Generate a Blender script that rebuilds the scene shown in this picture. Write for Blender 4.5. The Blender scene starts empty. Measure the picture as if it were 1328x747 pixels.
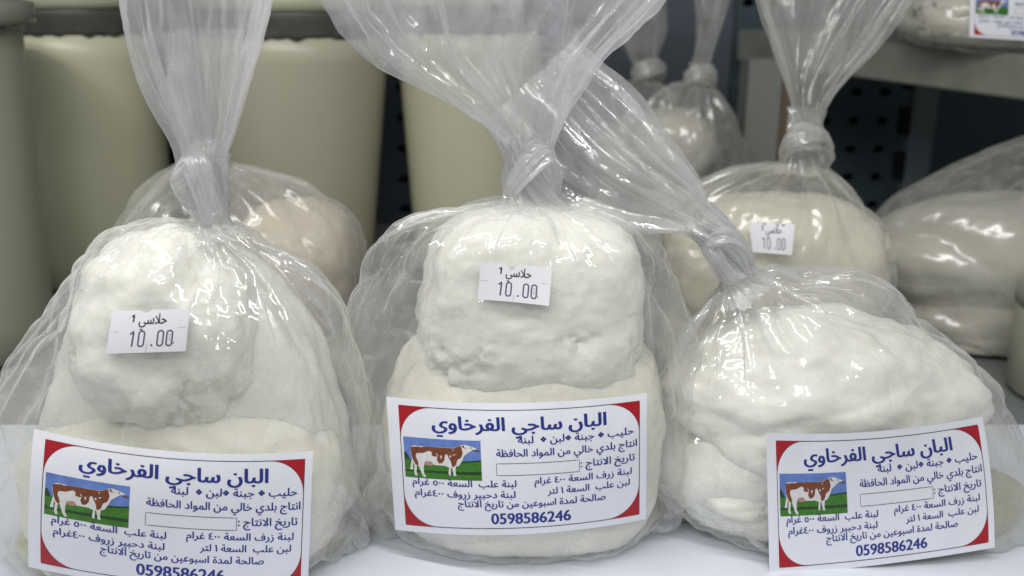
import bpy, bmesh, math, random, unicodedata, time
T0 = time.time()
import numpy as np
from mathutils import Vector, Matrix
from mathutils.bvhtree import BVHTree
from mathutils.geometry import delaunay_2d_cdt

sc = bpy.context.scene
# ------------------------------------------------------------------ camera
PITCH = math.radians(18.0)
CAMH = 0.34
FPX = 1275.0                                   # focal length in photo pixels (photo is 1328 wide)
cam = bpy.data.cameras.new('camera')
cam_o = bpy.data.objects.new('camera', cam)
sc.collection.objects.link(cam_o)
cam_o.location = (0, 0, CAMH)
cam_o.rotation_euler = (math.radians(90) - PITCH, 0, 0)
cam.sensor_width = 36
cam.lens = 36 * FPX / 1328
cam.clip_start = 0.02
cam.clip_end = 50
cam.dof.use_dof = True
cam.dof.focus_distance = 0.545
cam.dof.aperture_fstop = 6.3
sc.camera = cam_o
# ------------------------------------------------------------------ world
world = bpy.data.worlds.new("World")
sc.world = world
world.use_nodes = True
wb = world.node_tree.nodes['Background']
wb.inputs[0].default_value = (0.96, 0.98, 0.98, 1)
wb.inputs[1].default_value = 0.20
# ------------------------------------------------------------------ lamps of the display cabinet
def area(name, loc, target, sx, sy, power, col):
    l = bpy.data.lights.new(name, 'AREA')
    l.shape = 'RECTANGLE'; l.size = sx; l.size_y = sy; l.energy = power; l.color = col
    o = bpy.data.objects.new(name, l); sc.collection.objects.link(o)
    o.location = loc
    o.rotation_euler = (Vector(target) - Vector(loc)).to_track_quat('-Z', 'Y').to_euler()
    return o
area('cabinet_tube_light', (-0.12, 0.30, 0.74), (-0.02, 0.56, 0.05), 1.1, 0.022, 3.6, (1.0, 0.99, 0.955))
area('room_ceiling_light', (-0.5, -1.2, 1.9), (0.0, 0.6, 0.1), 1.5, 0.07, 12.0, (1.0, 0.99, 0.96))
# ------------------------------------------------------------------ colour and sampling
sc.view_settings.view_transform = 'Standard'
sc.view_settings.look = 'None'
sc.view_settings.gamma = 1
sc.view_settings.exposure = 0.42
sc.render.engine = 'CYCLES'
sc.cycles.use_denoising = True
sc.cycles.transparent_max_bounces = 40
sc.cycles.max_bounces = 12
sc.cycles.diffuse_bounces = 5
sc.cycles.glossy_bounces = 4
sc.cycles.transmission_bounces = 8
sc.cycles.caustics_reflective = False
sc.cycles.caustics_refractive = False
sc.cycles.sample_clamp_indirect = 4

# ================================================================== helpers
CT, ST = math.cos(PITCH), math.sin(PITCH)
def P(px, py, Y):
    """point of the plane y = Y seen at photo pixel (px, py); used to measure real positions off the photo"""
    a = (px - 664.0) / FPX; b = -(py - 373.5) / FPX
    dx = a; dy = CT + b * ST; dz = -ST + b * CT
    t = Y / dy
    return np.array([dx * t, Y, CAMH + dz * t])
def PZ(px, py, z):
    a = (px - 664.0) / FPX; b = -(py - 373.5) / FPX
    d = np.array([a, CT + b * ST, -ST + b * CT])
    t = (z - CAMH) / d[2]
    return np.array([0, 0, CAMH]) + d * t

rs = np.random.RandomState(7)
PERM = rs.permutation(256); PERM = np.concatenate([PERM, PERM, PERM])
GR = rs.normal(size=(256, 3)); GR /= np.linalg.norm(GR, axis=1)[:, None]
def noise(p):
    p = np.asarray(p, float)
    i = np.floor(p).astype(int); f = p - i; i &= 255
    u = f * f * f * (f * (f * 6 - 15) + 10)
    r = 0
    for dx in (0, 1):
        for dy in (0, 1):
            for dz in (0, 1):
                h = PERM[PERM[PERM[i[:, 0] + dx] + i[:, 1] + dy] + i[:, 2] + dz]
                g = GR[h]
                d = (g * (f - np.array([dx, dy, dz]))).sum(1)
                w = (u[:, 0] if dx else 1 - u[:, 0]) * (u[:, 1] if dy else 1 - u[:, 1]) * (u[:, 2] if dz else 1 - u[:, 2])
                r = r + w * d
    return r * 1.6
def fbm(p, n=4):
    p = np.asarray(p, float); r = 0; a = 1
    for k in range(n):
        r = r + a * noise(p + 17.3 * k); p = p * 2.03; a *= 0.5
    return r
def ridge(p, n=3, sharp=1.0):
    p = np.asarray(p, float); r = 0; a = 1
    for k in range(n):
        r = r + a * (1 - np.minimum(np.abs(noise(p + 31.7 * k)) * 2.2, 1)) ** (1.5 * sharp); p = p * 2.1; a *= 0.5
    return r
def sstep(a, b, x):
    t = np.clip((x - a) / (b - a), 0, 1); return t * t * (3 - 2 * t)

def link_mesh(name, verts, faces, mat, parent=None, smooth=True, uv=None):
    me = bpy.data.meshes.new(name)
    me.from_pydata([tuple(v) for v in verts], [], [tuple(int(k) for k in f) for f in faces])
    if mat is not None:
        for m in (mat if isinstance(mat, (list, tuple)) else [mat]): me.materials.append(m)
    if smooth: me.polygons.foreach_set('use_smooth', [True] * len(me.polygons))
    me.update()
    o = bpy.data.objects.new(name, me); sc.collection.objects.link(o)
    if parent is not None:
        o.parent = parent
        o.matrix_parent_inverse = Matrix.Translation(parent.location).inverted()
    return o
def thing(name, label, cat, loc, group=None):
    o = bpy.data.objects.new(name, None); sc.collection.objects.link(o)
    o.empty_display_size = 0.02
    o.location = tuple(loc); o['label'] = label; o['category'] = cat
    if group: o['group'] = group
    return o
def tag(o, label, cat, group=None):
    o['label'] = label; o['category'] = cat
    if group: o['group'] = group
    return o
def grid_faces(n, m, wrap_n=False, off=0):
    """faces over an (m rows) x (n columns) vertex grid"""
    f = []
    for j in range(m - 1):
        for i in range(n if wrap_n else n - 1):
            a = off + j * n + i; b = off + j * n + (i + 1) % n
            f.append((a, b, b + n, a + n))
    return f
def catmull(A, ts):
    A = np.asarray(A, float); n = len(A)
    out = []
    for t in ts:
        x = t * (n - 1); i = min(int(x), n - 2); f = x - i
        p0 = A[max(i - 1, 0)]; p1 = A[i]; p2 = A[i + 1]; p3 = A[min(i + 2, n - 1)]
        out.append(0.5 * ((2 * p1) + (-p0 + p2) * f + (2 * p0 - 5 * p1 + 4 * p2 - p3) * f * f + (-p0 + 3 * p1 - 3 * p2 + p3) * f ** 3))
    return np.array(out)

# ================================================================== materials
def newmat(name):
    m = bpy.data.materials.new(name); m.use_nodes = True
    nt = m.node_tree; nt.nodes.clear()
    out = nt.nodes.new('ShaderNodeOutputMaterial')
    return m, nt, out
def N(nt, t, **kw):
    n = nt.nodes.new(t)
    for k, v in kw.items():
        if k.startswith('i_'):
            key = k[2:]; key = int(key) if key.isdigit() else key.replace('_', ' ')
            n.inputs[key].default_value = v
        else: setattr(n, k, v)
    return n
def coords(nt, scale=1.0, stretch=None):
    g = N(nt, 'ShaderNodeNewGeometry')
    mp = N(nt, 'ShaderNodeMapping'); s = stretch or (1, 1, 1)
    mp.inputs['Scale'].default_value = (s[0] * scale, s[1] * scale, s[2] * scale)
    nt.links.new(g.outputs['Position'], mp.inputs[0]); return mp.outputs[0]

def mat_film(name, haze, tint=(0.86, 0.88, 0.90), bump=0.25, rough=0.09, edge=0.55):
    """thin polythene: mostly see-through, a little milky, shiny; milkier where seen edge-on"""
    m, nt, out = newmat(name); L = nt.links.new
    c = coords(nt, 1.0)
    n1 = N(nt, 'ShaderNodeTexNoise', i_Scale=55.0, i_Detail=3.0, i_Distortion=1.2)
    n2 = N(nt, 'ShaderNodeTexNoise', i_Scale=420.0, i_Detail=2.0)
    L(c, n1.inputs['Vector']); L(c, n2.inputs['Vector'])
    s2 = N(nt, 'ShaderNodeMath', operation='MULTIPLY_ADD'); s2.inputs[1].default_value = 0.06
    L(n2.outputs[0], s2.inputs[0]); L(n1.outputs[0], s2.inputs[2])
    bp = N(nt, 'ShaderNodeBump', i_Strength=bump, i_Distance=0.004); L(s2.outputs[0], bp.inputs['Height'])
    tr = N(nt, 'ShaderNodeBsdfTransparent', i_Color=(0.985, 0.985, 0.985, 1))
    df = N(nt, 'ShaderNodeBsdfDiffuse', i_Color=(*tint, 1)); tl = N(nt, 'ShaderNodeBsdfTranslucent', i_Color=(*tint, 1))
    L(bp.outputs[0], df.inputs['Normal'])
    mx = N(nt, 'ShaderNodeMixShader', i_0=0.45); L(df.outputs[0], mx.inputs[1]); L(tl.outputs[0], mx.inputs[2])
    lw = N(nt, 'ShaderNodeLayerWeight', i_Blend=0.5)
    pw = N(nt, 'ShaderNodeMath', operation='POWER'); pw.inputs[1].default_value = 3.0
    L(lw.outputs['Facing'], pw.inputs[0])
    ad = N(nt, 'ShaderNodeMath', operation='MULTIPLY_ADD', use_clamp=True); ad.inputs[1].default_value = edge; ad.inputs[2].default_value = haze
    L(pw.outputs[0], ad.inputs[0])
    # streaks of denser haze
    n3 = N(nt, 'ShaderNodeTexNoise', i_Scale=18.0, i_Detail=4.0, i_Distortion=2.0)
    c3 = coords(nt, 1.0, (1.6, 1.6, 0.7)); L(c3, n3.inputs['Vector'])
    mr = N(nt, 'ShaderNodeMapRange'); mr.inputs[1].default_value = 0.35; mr.inputs[2].default_value = 0.7
    mr.inputs[3].default_value = 0.75; mr.inputs[4].default_value = 1.35
    L(n3.outputs[0], mr.inputs[0])
    mu = N(nt, 'ShaderNodeMath', operation='MULTIPLY', use_clamp=True); L(ad.outputs[0], mu.inputs[0]); L(mr.outputs[0], mu.inputs[1])
    fa = N(nt, 'ShaderNodeAttribute', attribute_name='fold')
    fm = N(nt, 'ShaderNodeMath', operation='MULTIPLY_ADD', use_clamp=True); fm.inputs[1].default_value = 0.22
    L(fa.outputs['Fac'], fm.inputs[0]); L(mu.outputs[0], fm.inputs[2]); mu = fm      # film lies double along a fold
    body = N(nt, 'ShaderNodeMixShader'); L(mu.outputs[0], body.inputs[0]); L(tr.outputs[0], body.inputs[1]); L(mx.outputs[0], body.inputs[2])
    gl = N(nt, 'ShaderNodeBsdfGlossy', i_Roughness=rough, i_Color=(1, 1, 1, 1)); L(bp.outputs[0], gl.inputs['Normal'])
    # Schlick reflectance, the same from both sides (a film is too thin to trap light)
    lw2 = N(nt, 'ShaderNodeLayerWeight', i_Blend=0.5); L(bp.outputs[0], lw2.inputs['Normal'])
    p5 = N(nt, 'ShaderNodeMath', operation='POWER'); p5.inputs[1].default_value = 5.0; L(lw2.outputs['Facing'], p5.inputs[0])
    fs = N(nt, 'ShaderNodeMath', operation='MULTIPLY_ADD', use_clamp=True); fs.inputs[1].default_value = 0.40; fs.inputs[2].default_value = 0.065
    L(p5.outputs[0], fs.inputs[0])
    fin = N(nt, 'ShaderNodeMixShader'); L(fs.outputs[0], fin.inputs[0]); L(body.outputs[0], fin.inputs[1]); L(gl.outputs[0], fin.inputs[2])
    L(fin.outputs[0], out.inputs[0])
    return m
def mat_cheese(name, col, bump=0.5):
    m, nt, out = newmat(name); L = nt.links.new
    b = N(nt, 'ShaderNodeBsdfPrincipled')
    c = coords(nt)
    n1 = N(nt, 'ShaderNodeTexNoise', i_Scale=30.0, i_Detail=3.0); L(c, n1.inputs['Vector'])
    cr = N(nt, 'ShaderNodeMix', data_type='RGBA')
    cr.inputs[6].default_value = (*col, 1); cr.inputs[7].default_value = (col[0] * 0.93, col[1] * 0.93, col[2] * 0.86, 1)
    L(n1.outputs[0], cr.inputs[0]); L(cr.outputs[2], b.inputs['Base Color'])
    b.inputs['Roughness'].default_value = 0.42
    b.inputs['Subsurface Weight'].default_value = 0.6
    b.inputs['Subsurface Radius'].default_value = (0.006, 0.005, 0.0035)
    b.inputs['Subsurface Scale'].default_value = 1.0
    n2 = N(nt, 'ShaderNodeTexNoise', i_Scale=190.0, i_Detail=5.0); L(c, n2.inputs['Vector'])
    bp = N(nt, 'ShaderNodeBump', i_Strength=bump, i_Distance=0.0012); L(n2.outputs[0], bp.inputs['Height']); L(bp.outputs[0], b.inputs['Normal'])
    L(b.outputs[0], out.inputs[0]); return m
def mat_plain(name, col, rough=0.5, spec=0.5, var=0.0, vs=20.0, bump=0.0, bs=200.0, metal=0.0, sss=0.0):
    m, nt, out = newmat(name); L = nt.links.new
    b = N(nt, 'ShaderNodeBsdfPrincipled'); c = coords(nt)
    n1 = N(nt, 'ShaderNodeTexNoise', i_Scale=vs, i_Detail=5.0); L(c, n1.inputs['Vector'])
    cr = N(nt, 'ShaderNodeMix', data_type='RGBA')
    cr.inputs[6].default_value = tuple(min(1, x * (1 + var)) for x in col) + (1,)
    cr.inputs[7].default_value = tuple(x * (1 - var) for x in col) + (1,)
    L(n1.outputs[0], cr.inputs[0]); L(cr.outputs[2], b.inputs['Base Color'])
    b.inputs['Roughness'].default_value = rough; b.inputs['Specular IOR Level'].default_value = spec; b.inputs['Metallic'].default_value = metal
    if sss: b.inputs['Subsurface Weight'].default_value = sss; b.inputs['Subsurface Radius'].default_value = (0.02, 0.02, 0.012); b.inputs['Subsurface Scale'].default_value = 1
    if bump:
        n2 = N(nt, 'ShaderNodeTexNoise', i_Scale=bs, i_Detail=4.0); L(c, n2.inputs['Vector'])
        bp = N(nt, 'ShaderNodeBump', i_Strength=bump, i_Distance=0.001); L(n2.outputs[0], bp.inputs['Height']); L(bp.outputs[0], b.inputs['Normal'])
    L(b.outputs[0], out.inputs[0]); return m

M = {}
M['film'] = mat_film('clear_film', 0.20, tint=(0.92, 0.92, 0.92), bump=0.13, rough=0.05)
M['film_tail'] = mat_film('gathered_film', 0.32, tint=(0.90, 0.90, 0.92), bump=0.2, rough=0.06, edge=0.35)
M['film_knot'] = mat_film('knotted_film', 0.38, tint=(0.95, 0.96, 0.98), bump=0.12, rough=0.08, edge=0.2)
M['drop'] = mat_film('water_bead', 0.10, tint=(0.9, 0.9, 0.9), bump=0.0, rough=0.03, edge=0.5)
M['whey'] = mat_film('yellow_whey', 0.42, tint=(0.80, 0.79, 0.48), bump=0.05, rough=0.05, edge=0.2)
M['film_back'] = mat_film('greyer_film', 0.25, tint=(0.80, 0.80, 0.77), bump=0.1, rough=0.21, edge=0.45)  # greyer, milkier and less shiny than the front film
M['cheese'] = mat_cheese('white_cheese', (0.86, 0.86, 0.82))
M['cheese_w'] = mat_cheese('warm_white_cheese', (0.84, 0.83, 0.75))
M['cheese_c'] = mat_cheese('cream_cheese', (0.76, 0.73, 0.62), 0.3)
M['cheese_p'] = mat_cheese('pinkish_cheese', (0.72, 0.64, 0.54), 0.3)
M['paper'] = mat_plain('label_paper', (0.80, 0.81, 0.88), 0.45, 0.4, 0.02, 60, 0.15, 500)
M['ticket'] = mat_plain('ticket_paper', (0.80, 0.81, 0.86), 0.5, 0.3, 0.02, 60, 0.1, 500)
M['blue'] = mat_plain('blue_ink', (0.022, 0.036, 0.25), 0.5, 0.3)
M['red'] = mat_plain('red_ink', (0.40, 0.010, 0.020), 0.5, 0.3, 0.06, 80)
M['black'] = mat_plain('black_ink', (0.015, 0.015, 0.02), 0.5, 0.3)
M['grey_ink'] = mat_plain('grey_violet_ink', (0.11, 0.095, 0.17), 0.5, 0.3, 0.4, 900)
M['cowwhite'] = mat_plain('print_white', (0.72, 0.70, 0.70), 0.5, 0.3, 0.12, 400)
M['cowbrown'] = mat_plain('print_brown', (0.19, 0.055, 0.022), 0.5, 0.3, 0.35, 300)
M['cowpink'] = mat_plain('print_pink', (0.45, 0.25, 0.22), 0.5, 0.3, 0.1, 300)
M['psky'] = mat_plain('print_sky', (0.13, 0.22, 0.55), 0.5, 0.3, 0.55, 120)
M['pgrass'] = mat_plain('print_grass', (0.05, 0.19, 0.02), 0.5, 0.3, 0.45, 350)
M['pdark'] = mat_plain('print_hedge', (0.018, 0.06, 0.015), 0.5, 0.3, 0.5, 350)
M['liner'] = mat_plain('shelf_liner', (0.74, 0.77, 0.86), 0.28, 0.5, 0.07, 14, 0.25, 30)
M['shelfm'] = mat_plain('shelf_shade_grey', (0.20, 0.215, 0.21), 0.4, 0.4, 0.1, 12)  # dark grey carries the shade at the back of the shelf in its colour
M['cheese_d'] = mat_cheese('shade_dimmed_cheese', (0.62, 0.605, 0.54), 0.3)  # cheese colour darkened to stand in for the shade at the back right
M['tub'] = mat_plain('milky_tub', (0.52, 0.52, 0.385), 0.34, 0.4, 0.08, 7, sss=0.15)
M['tub_brown'] = mat_plain('milky_tub_brownish', (0.42, 0.40, 0.31), 0.34, 0.4, 0.10, 7, sss=0.15)
M['tub_grey'] = mat_plain('grey_tub', (0.33, 0.345, 0.27), 0.4, 0.4, 0.05, 6)
M['lid'] = mat_plain('tub_lid', (0.20, 0.21, 0.18), 0.35, 0.5, 0.08, 30)
M['lidpale'] = mat_plain('pale_lid', (0.34, 0.35, 0.25), 0.4, 0.5, 0.06, 20)
M['gap'] = mat_plain('dark_rim', (0.055, 0.058, 0.05), 0.4, 0.5, 0.35, 90)
M['metal'] = mat_plain('shelf_metal', (0.20, 0.21, 0.18), 0.42, 0.5, 0.45, 22, 0.2, 60)
M['panel'] = mat_plain('blue_grey_panel', (0.075, 0.090, 0.115), 0.5, 0.4, 0.15, 12)
M['panel_dark'] = mat_plain('dark_teal_panel', (0.048, 0.074, 0.090), 0.5, 0.4, 0.15, 12)
M['post'] = mat_plain('grey_post', (0.13, 0.155, 0.175), 0.45, 0.5, 0.1, 20)
M['void'] = mat_plain('dark_void', (0.006, 0.008, 0.010), 0.7, 0.2)
M['cardw'] = mat_plain('pale_card', (0.24, 0.25, 0.24), 0.6, 0.3, 0.08, 14)
M['cardb'] = mat_plain('brown_card', (0.16, 0.12, 0.08), 0.6, 0.3, 0.1, 14)

# ================================================================== the cheese
def lump(name, label, c, r, rot=(0, 0, 0), ex=2.3, big=0.10, mid=0.03, fine=0.010, seed=0.0, mat='cheese', res=110, flat=None, pits=0.0, group=None, grooves=(), taper=0.0):
    n, m = res, int(res * 0.62)
    th = np.linspace(0, 2 * np.pi, n, endpoint=False); ph = np.linspace(0.0, np.pi, m)[1:-1]
    TH, PH = np.meshgrid(th, ph)
    d = np.stack([np.cos(TH) * np.sin(PH), np.sin(TH) * np.sin(PH), np.cos(PH)], -1).reshape(-1, 3)
    d = np.concatenate([d, [[0, 0, 1]], [[0, 0, -1]]])
    k = (np.abs(d) ** ex).sum(1) ** (-1 / ex)
    rr = 1 + big * fbm(d * 1.3 + seed, 2) + mid * fbm(d * 4 + seed * 2, 3) + fine * fbm(d * 16 + seed, 3)
    if pits:
        w = sstep(0.15, -0.35, d[:, 2] + 0.45 * noise(d * 2.3 + seed + 5) + 0.1)
        w = w * sstep(-.15, .25, noise(d * 1.9 + seed + 15))
        rr += w * pits * (-ridge(d * 4.5 + seed * 3, 3) * 0.45 + 0.35 * fbm(d * 9 + seed, 3))
    for (nx, ny, nz, off, wd, dp) in grooves:     # folded grooves along planes through the lump
        q = d[:, 0] * nx + d[:, 1] * ny + d[:, 2] * nz - off + 0.10 * noise(d * 2.1 + seed + 9)
        rr -= dp * np.exp(-(q / wd) ** 2)
    v = d * (k * rr)[:, None] * np.array(r)
    v[:, :2] *= (1 - taper * d[:, 2])[:, None]
    R = np.array(Matrix.Rotation(rot[2], 3, 'Z') @ Matrix.Rotation(rot[1], 3, 'Y') @ Matrix.Rotation(rot[0], 3, 'X'))
    v = v @ R.T
    # sits on the shelf: flatten whatever would sink below it
    zmin = 0.003 - c[2]
    if flat is not None: zmin = flat - c[2]
    lo = v[:, 2] < zmin
    v[lo, 2] = zmin + (v[lo, 2] - zmin) * 0.02
    mm = m - 2
    f = grid_faces(n, mm, True)
    top, bot = n * mm, n * mm + 1
    f = [(q[3], q[2], q[1], q[0]) for q in f]
    f += [(top, i, (i + 1) % n) for i in range(n)]
    f += [(bot, (mm - 1) * n + (i + 1) % n, (mm - 1) * n + i) for i in range(n)]
    o = link_mesh(name, v, f, M[mat]); o.location = tuple(c)
    tag(o, label, 'cheese', group)
    return o

# ================================================================== the bags
def ring_dir(L, R):
    u = (R - L); return u
def loft(secs, n, m, Y=None, pinch=1.25, pleat=None, front=1.0, seed=0.0, bottom=None):
    """secs: rows (Lx, Ly, Rx, Ry, depthplane Y, half depth). Returns verts (m, n, 3), theta."""
    A = []
    for (lx, ly, rx, ry, Yp, d) in secs:
        A.append(np.concatenate([P(lx, ly, Yp), P(rx, ry, Yp), [d]]))
    A = catmull(A, np.linspace(0, 1, m))
    th = np.linspace(0, 2 * np.pi, n, endpoint=False)
    c, s = np.cos(th), np.sin(th)
    sy = np.sign(s) * np.abs(s) ** pinch
    V = np.zeros((m, n, 3))
    spine = (A[:, :3] + A[:, 3:6]) / 2
    tan = np.gradient(spine, axis=0); tan /= np.linalg.norm(tan, axis=1)[:, None] + 1e-9
    for j in range(m):
        ce = spine[j]; u = (A[j, 3:6] - A[j, :3]) / 2; d = max(A[j, 6], 0.001)
        w = np.cross(tan[j], u); nn = np.linalg.norm(w)
        w = w / nn if nn > 1e-9 else np.array([0, 1, 0])
        if w[1] < 0: w = -w
        w = w * 0.35 + np.array([0, 1, 0]) * 0.65; w /= np.linalg.norm(w)
        t = j / (m - 1)
        k = np.ones(n) if pleat is None else pleat(th, t)
        V[j] = ce + np.outer(c * k, u) + np.outer(sy * k * d, w)
    return V, th
def pleats(th, t, seed, amp, freq=9.0, twist=0.0):
    a = th + twist * t
    p = np.stack([np.cos(a) * freq, np.sin(a) * freq, np.full_like(a, seed + t * 1.3)], -1)
    q = np.stack([np.cos(a) * freq * 0.35, np.sin(a) * freq * 0.35, np.full_like(a, seed + 9 + t * 1.0)], -1)
    return 1 + amp * (ridge(p * 0.35, 2) - 0.8) * 1.1 + amp * 0.9 * noise(q) + amp * 0.5 * noise(p)

SIM = []
def cloth_relax(obj, pins, colliders, frames=14, grow=0.05, grav=0.15, tens=15.0, bend=0.5, pressure=0.0, K=10.0):
    print('cloth', time.time() - T0, len(obj.data.vertices))
    """let the film buckle into its own wrinkles: the sheet is a few per cent too large for its outline"""
    me = obj.data
    for v in me.vertices: v.co = v.co * K
    cols = []
    for cobj in colliders:
        cm = cobj.data.copy(); co = bpy.data.objects.new('collider', cm); sc.collection.objects.link(co)
        mw = Matrix.Scale(K, 4) @ (Matrix.Translation(cobj.location) if cobj.parent is None else cobj.matrix_world)
        cm.transform(mw)
        co.modifiers.new('collision', 'COLLISION')
        co.collision.thickness_outer = 0.012; co.collision.cloth_friction = 3.0
        cols.append(co)
    vg = obj.vertex_groups.new(name='pin')
    for i, w in enumerate(pins):
        if w > 0.001: vg.add([i], float(w), 'REPLACE')
    md = obj.modifiers.new('cloth', 'CLOTH')
    s = md.settings
    s.quality = 5; s.mass = 0.25
    s.tension_stiffness = tens; s.compression_stiffness = tens; s.shear_stiffness = tens * 0.6; s.bending_stiffness = bend
    s.tension_damping = 8; s.compression_damping = 8; s.shear_damping = 8; s.bending_damping = 1.0
    s.air_damping = 3.0
    s.vertex_group_mass = 'pin'; s.pin_stiffness = 1.0
    s.shrink_min = -grow; s.shrink_max = -grow
    s.effector_weights.gravity = grav
    if pressure: s.use_pressure = True; s.uniform_pressure_force = pressure
    md.collision_settings.use_collision = bool(cols)
    md.collision_settings.distance_min = 0.012; md.collision_settings.collision_quality = 2
    md.collision_settings.use_self_collision = False
    md.point_cache.frame_start = 1; md.point_cache.frame_end = frames + 1
    for f in range(1, frames + 2): sc.frame_set(f)
    dg = bpy.context.evaluated_depsgraph_get(); ev = obj.evaluated_get(dg)
    co = np.empty(len(me.vertices) * 3); ev.data.vertices.foreach_get('co', co)
    obj.modifiers.clear(); obj.vertex_groups.clear()
    me.vertices.foreach_set('co', co / K); me.update()
    for c_ in cols:
        cm = c_.data; bpy.data.objects.remove(c_); bpy.data.meshes.remove(cm)
    sc.frame_set(1)

def refine(obj, levels=1):
    """one Catmull-Clark step applied into the mesh"""
    md = obj.modifiers.new('s', 'SUBSURF'); md.levels = levels; md.render_levels = levels
    dg = bpy.context.evaluated_depsgraph_get()
    nm = bpy.data.meshes.new_from_object(obj.evaluated_get(dg), depsgraph=dg)
    obj.modifiers.clear(); old = obj.data; nm.name = old.name; obj.data = nm; bpy.data.meshes.remove(old)
    nm.polygons.foreach_set('use_smooth', [True] * len(nm.polygons))

def displace(obj, fn):
    me = obj.data; n = len(me.vertices)
    co = np.empty(n * 3); me.vertices.foreach_get('co', co); co = co.reshape(-1, 3)
    no = np.empty(n * 3); me.vertices.foreach_get('normal', no); no = no.reshape(-1, 3)
    me.vertices.foreach_set('co', fn(co, no).ravel()); me.update()

def cap_bottom(V, rings=14, zfloor=0.0025):
    m, n, _ = V.shape
    last = V[-1]; cen = last.mean(0)
    out = [V]
    for k in range(1, rings + 1):
        f = 1 - k / (rings + 0.6)
        r = cen + (last - cen) * f
        r[:, 2] = zfloor
        out.append(r[None])
    return np.concatenate(out, 0)

def film_body(root, secs, seed, colliders, n=170, m=88, pinch=1.2, amp=0.26, sim=True, mat='film', frames=11, grow=0.05, zfloor=0.0025, refine_lv=1, crease=0.0020):
    pl = lambda th, t: pleats(th, t, seed, amp * (1 - sstep(0.0, 0.5, t)) + 0.02, 8.0)
    V, th = loft(secs, n, m, pinch=pinch, pleat=pl, seed=seed)
    V = cap_bottom(V, zfloor=zfloor)
    V[:, :, 2] = np.maximum(V[:, :, 2], zfloor)
    mm = V.shape[0]
    f = [q[::-1] for q in grid_faces(n, mm, True)]      # facing out
    o = link_mesh('bag_film', V.reshape(-1, 3), f, M[mat], None)
    if sim:
        t = np.repeat(np.linspace(0, 1, mm), n)
        pins = np.where(t < 0.03, 1.0, 0.0) + np.where(t > 0.965, 1.0, 0.0)
        cloth_relax(o, pins, colliders, frames=frames, grow=grow)
    if refine_lv: refine(o, refine_lv)
    if colliders:          # the wet film clings to the cheese wherever it is close to it
        trees = [bvh(c_) for c_ in colliders]
        me = o.data; n_ = len(me.vertices); co = np.empty(n_ * 3); me.vertices.foreach_get('co', co); co = co.reshape(-1, 3)
        D0 = .012; new = co.copy()
        wn = 0.5 + 0.9 * noise(co * 14 + seed)
        OFF = .0021
        for i in range(n_):
            best = None; p = Vector(co[i])
            for t_ in trees:
                h = t_.find_nearest(p, D0)
                if h[0] is None: continue
                sd = h[3] if (p - h[0]).dot(h[1]) > 0 else -h[3]
                if best is None or sd < best[0]: best = (sd, h)
            if best is None: continue
            sd, h = best; x = max(sd, 0) / D0
            tgt = D0 * x * (x ** (0.2 + 0.9 * min(max(wn[i], 0), 1))) + OFF * (1 - x)
            d_ = (p - h[0]).normalized() if sd > 1e-4 else h[1]
            q = h[0] + d_ * tgt
            for _ in range(3):       # never inside any piece
                for t_ in trees:
                    g = t_.find_nearest(q, OFF)
                    if g[0] is not None and (q - g[0]).dot(g[1]) < OFF * .9: q = g[0] + g[1] * OFF
                    elif g[0] is None:
                        g = t_.find_nearest(q, .03)
                        if g[0] is not None and (q - g[0]).dot(g[1]) < 0: q = g[0] + g[1] * OFF
            new[i] = q
        new[:, 2] = np.maximum(new[:, 2], zfloor)
        me.vertices.foreach_set('co', new.ravel()); me.update()
    neck = V[0].mean(0)
    def fn(co, no):
        d = co - neck; r = np.linalg.norm(d, axis=1) + 1e-6; u = d / r[:, None]
        q = u * 3.6 + seed + r[:, None] * np.array([4.0, 2.0, 0.0]); n1 = noise(q); n2 = noise(q * 2.6 + 7)
        v_ = 1.5 * np.minimum(np.abs(n1), .55) + 0.6 * np.minimum(np.abs(n2), .5)     # flat panels between sharp folds fanning out of the neck
        n3 = noise(co * np.array([34, 34, 22]) + seed); c_ = np.minimum(np.abs(n3), .45)
        w = np.clip(0.35 + 1.6 * noise(co * 11 + seed + 40), 0, 1.3)
        FOLD.append(np.clip(np.exp(-(n1 / .030) ** 2) * np.clip(noise(co * 16 + 3) * 3 + .7, 0, 1) + .7 * np.exp(-(n2 / .035) ** 2) * np.clip(noise(co * 20 + 9) * 3 + .4, 0, 1) + .5 * w * np.exp(-(n3 / .03) ** 2), 0, 1))
        return co + no * (v_ * np.minimum(r * 16, 2.2) * crease + c_ * w * crease * 1.3)[:, None]
    FOLD = []
    displace(o, fn)
    at = o.data.attributes.new('fold', 'FLOAT', 'POINT'); at.data.foreach_set('value', FOLD[0].astype(np.float32))
    me = o.data; n_ = len(me.vertices); co = np.empty(n_ * 3); me.vertices.foreach_get('co', co); co = co.reshape(-1, 3)
    co[:, 2] = np.maximum(co[:, 2], zfloor * 0.5); me.vertices.foreach_set('co', co.ravel()); me.update()
    o.parent = root; o.matrix_parent_inverse = Matrix.Translation(root.location).inverted()
    return o
def whey_pool(root, secs, h, k=.88):
    lx, ly, rx, ry, Yp, d = secs[-1]
    a, b = P(lx, ly, Yp), P(rx, ry, Yp); cx, hw = (a[0] + b[0]) / 2, (b[0] - a[0]) / 2 * k; d = d * k
    th = np.linspace(0, 2 * np.pi, 96, endpoint=False); V = []
    sy = np.sign(np.sin(th)) * np.abs(np.sin(th)) ** 1.15
    for r, z in ((.02, .0045), (.95, .0045), (.99, .006), (1.0, h * .7), (.985, h), (.96, h + .0006), (.02, h + .0003)):
        V.append(np.stack([cx + hw * r * np.cos(th), Yp + d * r * sy, np.full(96, z)], -1))
    return link_mesh('whey', np.concatenate(V), grid_faces(96, 7, True), M['whey'], root)
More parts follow.
